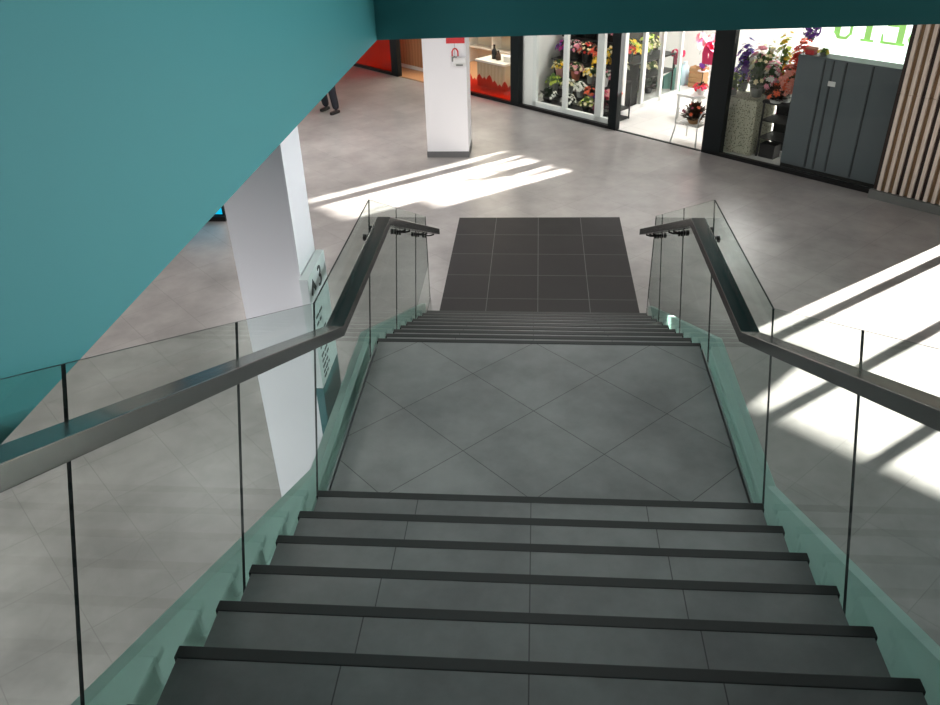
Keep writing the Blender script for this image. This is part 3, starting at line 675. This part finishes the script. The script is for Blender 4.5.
# chair in the doorway
t = thing('garden_chair', 'small white metal chair with curved arms in the flower shop doorway', 'chair', F(3.33, .27), RZ)
q = MB(); q.box((-.22, -.20, .33), (.22, .20, .345))
for k in range(7): q.box((-.20 + k * .062, -.20, .345), (-.17 + k * .062, .20, .355))
q.build('seat', M['whiteframe'], t)
for x, y, dx, dy in ((-.21, -.19, -.05, -.04), (.21, -.19, .03, -.04), (-.21, .19, -.04, .05), (.21, .19, .03, .05)):
    q = MB(); q.tube([(x, y, .34), (x + dx * .3, y + dy * .3, .2), (x + dx, y + dy, .008)], .012, 8); q.build('leg', M['whiteframe'], t, smooth=True)
q = MB(); q.tube([(-.21, .19, .34), (-.22, .22, .55), (-.17, .24, .68), (0, .25, .72), (.17, .24, .68), (.22, .22, .55), (.21, .19, .34)], .012, 8)
for k in range(5): q.tube([(-.12 + k * .06, .20, .34), (-.12 + k * .06, .24, .69)], .005, 6)
q.build('backrest', M['whiteframe'], t, smooth=True)
for x in (-.22, .22):
    q = MB(); q.tube([(x, .22, .55), (x * 1.06, .05, .57), (x * 1.06, -.14, .55), (x, -.19, .46), (x, -.19, .34)], .011, 8); q.build('arm', M['whiteframe'], t, smooth=True)
bouquet('dried_arrangement', 'brown dried flower arrangement lying on the white chair', 'arrangement', 3.38, .22, .358, .22, .28, ('orange', 'wine'), 12, 'brownplant', 'paper', .07, .12, .04, nl=420)

# right bay: cloth-covered table and flowers on it
t = thing('display_table', 'table draped in dotted lace cloth behind the glass right of the door', 'table', F(4.1, .55), RZ)
q = MB(); q.box((-.30, -.28, .84), (.34, .3, .88)); q.build('top', M['whitepot'], t)
cl = MB()
for side in range(4):
    for k in range(14):
        def pt(i):
            u = i / 14
            c_ = [(-.31, -.30), (.35, -.30), (.35, .31), (-.31, .31)]; a_, b_ = c_[side], c_[(side + 1) % 4]
            return (a_[0] + (b_[0] - a_[0]) * u, a_[1] + (b_[1] - a_[1]) * u)
        (x0, y0), (x1, y1) = pt(k), pt(k + 1)
        w0 = 1 + .035 * math.sin(k * 2.1); w1 = 1 + .035 * math.sin((k + 1) * 2.1)
        cl.face(((x0, y0, .885), (x1, y1, .885), (x1 * w1, y1 * w1, .02), (x0 * w0, y0 * w0, .02)))
cl.face(((-.31, -.30, .886), (.35, -.30, .886), (.35, .31, .886), (-.31, .31, .886)))
o = cl.build('tablecloth', M['cloth'], t); so = o.modifiers.new('solid', 'SOLIDIFY'); so.thickness = .004
t = thing('plant_stand', 'black plant stand with a wire shelf right of the draped table', 'stand', F(4.75, .6), RZ)
q = MB(); q.box((-.26, -.26, .86), (.26, .26, .90)); q.build('top', M['shelf'], t)
for x, y in ((-.25, -.25), (.23, -.25), (-.25, .22), (.23, .22)): q = MB(); q.box((x, y, .006), (x + .025, y + .025, .86)); q.build('leg', M['shelf'], t)
for h in (.30, .58): q = MB(); q.box((-.25, -.25, h), (.25, .25, h + .015)); q.build('shelf_board', M['shelf'], t)
q = MB(); q.box((-.24, .20, .02), (.25, .24, .85)); q.build('back_panel', M['black'], t)
t = thing('black_crate', 'black plastic crate on the floor under the plant stand', 'crate', F(4.68, .46), RZ)
q = MB(); q.box((-.13, -.1, .006), (.13, .1, .03)); q.build('base', M['blackbucket'], t)
for a_, b_ in (((-.13, -.1, .03), (.13, -.085, .22)), ((-.13, .085, .03), (.13, .1, .22)), ((-.13, -.085, .03), (-.115, .085, .22)), ((.115, -.085, .03), (.13, .085, .22))):
    q = MB(); q.box(a_, b_); q.build('side', M['blackbucket'], t)
GR = 'plants in the right window'
for (nm, lab, cat, s, d, h, R, H, cols, n_, lf, ve, vh, br) in [
 ('flower_bucket', 'purple and blue bunch beside the black door post in the right window', 'flowers', 3.92, .68, .89, .14, .56, ('purple', 'blue'), 40, 'foliaged', 'greybucket', .16, .045),
 ('potted_plant', 'large leafy light green plant rising behind the pale pink and white bunch', 'plant', 4.26, .78, .89, .15, .62, ('cream', 'white'), 12, 'foliage2', 'greybucket', .14, .04),
 ('flower_bucket', 'pale pink and white bunch right of the purple one', 'flowers', 4.12, .72, .89, .15, .52, ('white', 'pink'), 34, 'foliage', 'greybucket', .16, .045),
 ('potted_plant', 'bushy green plant on the draped table with dark leaves', 'plant', 4.28, .50, .89, .16, .55, ('cream',), 10, 'foliage', 'greybucket', .14, .04),
 ('potted_plant', 'long-leaved olive plant leaning left on the draped table', 'plant', 3.92, .36, .89, .15, .26, ('lime',), 12, 'foliage2', 'greybucket', .10, .03),
 ('flower_bucket', 'peach and pink roses low on the left corner of the draped table', 'flowers', 3.87, .34, .89, .07, .12, ('salmon', 'pink'), 18, 'foliage', 'greybucket', .06, .034),
 ('potted_plant', 'yellow-green flowering plant near the top of the right window', 'plant', 4.50, .78, .90, .13, .74, ('lime', 'yellow'), 30, 'foliage2', 'greybucket', .16, .04),
 ('flower_bucket', 'white blooms between the green plant and the red poinsettias', 'flowers', 4.50, .50, .90, .13, .42, ('white', 'pink'), 34, 'foliage', 'greybucket', .14, .042),
 ('potted_plant', 'red poinsettia at the top right of the right window', 'plant', 4.82, .70, .90, .16, .68, ('red', 'orange'), 46, 'foliage', 'whitepot', .14, .06),
 ('potted_plant', 'coral poinsettia below the red one beside the grey boards', 'plant', 4.80, .48, .90, .15, .40, ('orange', 'salmon'), 46, 'foliage', 'whitepot', .14, .055),
 ('dried_arrangement', 'dark brown dried arrangement with an orange ball on the black stand', 'arrangement', 4.70, .36, .90, .19, .20, ('orange',), 4, 'brownplant', 'whitepot', .05, .05),
]:
    bouquet(nm, lab, cat, s, d, h, R * 1.05, H * 1.14, cols, int(n_ * 2.2), lf, ve, vh, R * .6, br * 1.1, GR, nl=480)

# grey boards and the backlit sign in the right bay
t = thing('grey_cabinet', 'tall grey panelled cabinet back standing behind the glass', 'cabinet', F(5.03, .16), RZ)
q = MB(); q.box((0, 0, .07), (1.55, .30, 1.70)); q.build('body', M['greyboard'], t, bevel=.004)
q = MB(); q.box((0, .02, .006), (1.55, .30, .07)); q.build('plinth', M['black'], t)
for x0, x1 in ((.03, .40), (.43, .53), (.56, .72), (.75, 1.10), (1.13, 1.52)):
    q = MB(); q.box((x0, -.012, .09), (x1, 0, 1.68)); q.build('panel', M['greyboard'], t, bevel=.003)
for x0, x1 in ((.40, .43), (.53, .56), (.72, .75), (1.10, 1.13)):
    q = MB(); q.box((x0 + .006, -.003, .09), (x1 - .006, .0, 1.68)); q.build('groove', M['groove'], t)
q = MB(); q.box((.52, -.018, 1.33), (.63, -.012, 1.40)); q.build('label_tag', M['whitepot'], t)
t = thing('backlit_sign', 'backlit white shop sign with green serif letters seen from behind', 'sign', F(5.06, .9), RZ)
q = MB(); q.box((0, .0, 1.60), (1.45, .06, 2.75)); q.build('panel', M['signlit'], t)
for x in (.1, 1.3): q = MB(); q.box((x, .06, .006), (x + .05, .11, 2.75)); q.build('support', M['whiteframe'], t)
def letter(parts, nm):
    q = MB()
    for p in parts: q.prism(p, 'y', -.008, 0)
    q.build(nm, M['signgreen'], t)
zb = 1.84; zt = 2.34
def R_(x0, z0, x1, z1): return [(x0, z0), (x1, z0), (x1, z1), (x0, z1)]
# as read from this side (mirrored): U, I, E, B with serifs
letter([R_(.10, zb + .06, .19, zt), [(.10, zb + .08), (.16, zb - .01), (.30, zb - .01), (.37, zb + .08), (.33, zb + .08), (.28, zb + .03), (.20, zb + .03), (.17, zb + .09)], R_(.33, zb + .06, .37, zt), R_(.28, zt - .03, .42, zt)], 'letter')
letter([R_(.56, zb, .65, zt), R_(.51, zb, .70, zb + .03), R_(.51, zt - .03, .70, zt)], 'letter')
letter([R_(1.02, zb, 1.11, zt), R_(.80, zb, 1.14, zb + .035), [(.80, zb), (.84, zb), (.82, zb + .13), (.80, zb + .13)], R_(.86, zb + .24, 1.04, zb + .27), R_(.80, zt - .035, 1.14, zt)], 'letter')
letter([R_(1.34, zb, 1.42, zt), [(1.17, zb + .10), (1.21, zb + .02), (1.30, zb), (1.40, zb), (1.40, zb + .03), (1.30, zb + .035), (1.24, zb + .06), (1.215, zb + .12), (1.24, zb + .2), (1.34, zb + .24), (1.34, zb + .27), (1.22, zb + .24)], [(1.20, zb + .36), (1.24, zb + .27), (1.34, zb + .25), (1.34, zb + .28), (1.26, zb + .32), (1.25, zb + .42), (1.34, zb + .47), (1.34, zt), (1.23, zt - .04)]], 'letter')
t = thing('gift_box', 'small red gift box on top of the grey cabinet', 'box', F(5.15, .28, 1.70), RZ)
q = MB(); q.box((-.06, -.06, 0), (.07, .06, .07)); q.build('box', M['redsolid'], t); q = MB(); q.box((-.065, -.065, .065), (.075, .065, .09)); q.build('lid', M['terracotta'], t)
bouquet('potted_plant', 'low yellow-green plant on the grey cabinet right of the red gift box', 'plant', 5.34, .30, 1.70, .10, .05, ('yellow', 'lime'), 16, 'foliage2', 'greybucket', .04, .06, .025)
t = thing('hanging_ball', 'purple and grey flower ball hanging above the red gift box', 'decoration', F(4.98, .55, 1.98), RZ)
q = MB()
for k in range(70):
    a = random.uniform(0, 2 * PI); e = random.uniform(-1.4, 1.5); dd = Vector((math.cos(a) * math.cos(e), math.sin(a) * math.cos(e), math.sin(e))); bloom(q, dd * .12, .035, dd)
q.build('blooms', M['f_purple'], t)
q = MB()
for k in range(40):
    a = random.uniform(0, 2 * PI); e = random.uniform(-1.4, 1.5); dd = Vector((math.cos(a) * math.cos(e), math.sin(a) * math.cos(e), math.sin(e))); leaf(q, dd * .06, dd, .1, .02)
q.build('foliage', M['greybucket'], t)
q = MB(); q.tube([(0, 0, .1), (0, 0, 1.115)], .003, 5); q.build('wire', M['black'], t)

# unseen sill plants, added to make the sun streaks on the floor ragged
for k in range(4):
    s = 2.45 + k * .38
    bouquet('potted_plant', ['leafy pot plant at the left end of the rear window sill', 'leafy pot plant second along the rear window sill', 'leafy pot plant third along the rear window sill', 'leafy pot plant at the right end of the rear window sill'][k], 'plant',
            s, 4.40, 1.90, .10, .14 + .06 * (k % 2), ('white',), 4, 'foliage', 'whitepot', .09, .06, .03, 'plants on the rear window sill', nl=38)
q = MB(); q.box((2.3, 4.3, 1.86), (3.95, 4.5, 1.898)); struct(local(q.build('trim_8', M['whiteframe'])))

# ------------------------------------------------------------------ slatted pier
t = thing('slatted_pier', 'pier clad in vertical pale and dark wood slats on a concrete plinth', 'cladding', F(6.62, -.16), RZ)
q = MB(); q.box((0, .03, .0), (1.5, .22, .13)); q.box((-.02, -.05, 0), (1.52, .03, .12)); q.build('plinth', M['plinth'], t)
q = MB(); q.box((0, .03, .13), (1.5, .22, 3.09)); q.build('backing', M['slatback'], t)
pat = ['slatdark', 'slatlight', 'slatmid', 'slatlight', 'slatmid', 'slatlight', 'slatdark', 'slatlight', 'slatmid', 'slatlight', 'slatdark', 'slatlight', 'slatdark', 'slatlight', 'slatmid', 'slatlight', 'slatmid', 'slatlight', 'slatdark', 'slatlight', 'slatdark', 'slatlight', 'slatmid', 'slatlight', 'slatdark', 'slatlight', 'slatmid', 'slatlight']
for k, mname in enumerate(pat):
    x = .02 + k * .0525; dpt = -.03 if mname == 'slatlight' else 0.0
    q = MB(); q.box((x, dpt, .13), (x + .0495, .03, 1.47)); q.box((x, dpt, 1.476), (x + .0495, .03, 3.09)); q.build('slat', M[mname], t)

# kiosk seen between pillar and slab edge
t = thing('info_kiosk', 'dark kiosk with a cyan screen peeping out left of the near pillar', 'kiosk', (-4.75, 7.36, G), 0)
q = MB(); q.box((-.38, -.16, 0), (.38, .2, .07)); q.build('base', M['black'], t)
q = MB(); q.box((-.36, -.10, .07), (.36, .14, 1.9)); q.build('housing', M['black'], t, bevel=.01)
q = MB(); q.box((-.33, -.108, .09), (.33, -.10, .42)); q.build('screen', M['cyan'], t)

# ------------------------------------------------------------------ person
def person():
    root = thing('person', 'person in dark trousers and black shoes walking beyond the teal slab edge', 'person', (-4.08, 12.73, G), math.radians(-25))
    def skin(name, J, E, mat, sub=1, rootv=0):
        me = D.meshes.new(name); me.from_pydata([j[:3] for j in J], E, []); me.materials.append(mat)
        o = D.objects.new(name, me); COL.objects.link(o); o.parent = root
        o.modifiers.new('skin', 'SKIN').use_smooth_shade = True
        for v, j in zip(me.skin_vertices[0].data, J): v.radius = (j[3], j[4] if len(j) > 4 else j[3])
        me.skin_vertices[0].data[rootv].use_root = True
        o.modifiers.new('sub', 'SUBSURF').levels = sub; o.modifiers['sub'].render_levels = sub
        return o
    # facing -y locally; joints: x, y, z, rx, ry
    J = [(0, 0, .93, .11, .08), (0, .0, 1.12, .11, .08), (0, .01, 1.32, .17, .11), (0, 0, 1.47, .08, .07), (0, -.01, 1.55, .055, .055), (0, -.03, 1.64, .075, .09), (0, -.03, 1.74, .06, .08),
         (.19, .01, 1.42, .055), (.24, .03, 1.15, .045), (.25, -.05, .90, .034), (.25, -.08, .80, .035, .02), (-.19, .01, 1.42, .055), (-.24, -.02, 1.15, .045), (-.25, -.12, .92, .034), (-.25, -.16, .82, .035, .02),
         (.10, 0, .86, .085), (.15, -.08, .48, .06), (.17, -.02, .09, .042), (-.10, 0, .86, .085), (-.15, -.02, .48, .06), (-.17, .10, .09, .042)]
    E = [(0, 1), (1, 2), (2, 3), (3, 4), (4, 5), (5, 6), (2, 7), (7, 8), (8, 9), (9, 10), (2, 11), (11, 12), (12, 13), (13, 14), (0, 15), (15, 16), (16, 17), (0, 18), (18, 19), (19, 20)]
    skin('body', J, E, M['skin'], 2)
    T = [(0, 0, .94, .165, .125), (.10, 0, .84, .10), (.15, -.08, .48, .080), (.17, -.02, .06, .070), (-.10, 0, .84, .10), (-.15, -.02, .48, .080), (-.17, .10, .06, .070)]
    skin('trousers', T, [(0, 1), (1, 2), (2, 3), (0, 4), (4, 5), (5, 6)], M['jeans'], 2)
    Cc = [(0, 0, .86, .20, .16), (0, 0, 1.12, .16, .12), (0, .01, 1.32, .19, .13), (0, 0, 1.46, .09, .08), (.19, .01, 1.42, .07), (.24, .03, 1.15, .06), (.25, -.05, .93, .048), (-.19, .01, 1.42, .07), (-.24, -.02, 1.15, .06), (-.25, -.12, .95, .048)]
    skin('coat', Cc, [(0, 1), (1, 2), (2, 3), (2, 4), (4, 5), (5, 6), (2, 7), (7, 8), (8, 9)], M['coat'], 2)
    for x, y in ((.17, -.02), (-.17, .10)):
        q = MB(); q.prism([(-.045, .06), (.045, .06), (.05, -.10), (.03, -.19), (-.03, -.19), (-.05, -.10)], 'z', .004, .06)
        o = q.build('shoe', M['shoe'], root, bevel=.015); o.location = (x, y, 0)
    hd = [(0, .015, 1.72, .075, .085), (0, .02, 1.77, .06, .07)]
    skin('hair', hd, [(0, 1)], M['hair'], 2)
person()

# ------------------------------------------------------------------ light
def area(name, loc, size, energy, col=(1, 1, 1), rot=(0, 0, 0), sy=None):
    l = D.lights.new(name, 'AREA'); l.energy = energy; l.color = col; l.shape = 'RECTANGLE'; l.size = size; l.size_y = sy or size
    o = D.objects.new(name, l); COL.objects.link(o); o.location = loc; o.rotation_euler = rot; return o
SUNEL = math.radians(16)
sd = Vector((.783 * math.cos(SUNEL), .622 * math.cos(SUNEL), math.sin(SUNEL)))
sl_ = D.lights.new('sun', 'SUN'); sl_.energy = 85; sl_.angle = .012; sl_.color = (1, .95, .88)
so = D.objects.new('sun', sl_); COL.objects.link(so); so.rotation_euler = sd.to_track_quat('Z', 'Y').to_euler(); so.location = (20, 20, 12)

for i, (x, y, e) in enumerate(((-4.2, .5, 70), (-4.2, 5.0, 55), (-4.5, 9.5, 150), (-1.8, 11.0, 95), (.3, 7.2, 70), (3.4, 6.6, 8), (-7.5, 3, 60), (-3.4, -3.0, 60))):
    area('ceiling_lamp', (x, y, 1.83), 1.6, e, (1, .97, .94))
rg = area('right_window', (7.8, 4.7, 1.0), 2.2, 170, (.93, .97, 1), (0, 0, 0), 2.2); rg.data.spread = math.radians(70)  # unseen fill light, added to brighten the left teal fascia
rg.rotation_euler = Vector((9.1, 5.6, -1.3)).to_track_quat('Z', 'Y').to_euler()
rw = area('rear_window', (-3.5, -6.0, 0), 2.0, 17, (.96, .95, 1)); rw.data.spread = math.radians(38)  # added fill from behind the camera for the near pillar's front
rw.rotation_euler = Vector((-1.5, -7, .5)).to_track_quat('Z', 'Y').to_euler()
area('upper_lamp', (0, 1.0, 5.8), 2.5, 28, (.95, 1, .97)).data.spread = math.radians(75)  # added overhead fill, narrowed to light treads but not the front beam
for s in (.5, 2.9, 5.2):
    l = area('shop_lamp', F(s, 2.4, 3.05), 1.5, {.5: 45, 2.9: 140, 5.2: 140}[s], (1, .98, .94))
for s in (-3.9, -1.6):
    l = area('shop_lamp', F(s, 1.8, 3.05), 1.6, 110, (1, .90, .76))

wd = D.worlds.new('world'); bpy.context.scene.world = wd; wd.use_nodes = True
bg = wd.node_tree.nodes['Background']; bg.inputs['Color'].default_value = (.80, .90, 1, 1); bg.inputs['Strength'].default_value = .15

sc = bpy.context.scene
sc.view_settings.view_transform = 'Standard'; sc.view_settings.look = 'None'; sc.view_settings.gamma = 1; sc.view_settings.use_curve_mapping = False
sc.view_settings.exposure = 0.0
sc.cycles.use_denoising = True
sc.cycles.max_bounces = 10; sc.cycles.transparent_max_bounces = 24; sc.cycles.diffuse_bounces = 4
sc.cycles.caustics_reflective = False; sc.cycles.caustics_refractive = False
sc.cycles.sample_clamp_indirect = 6
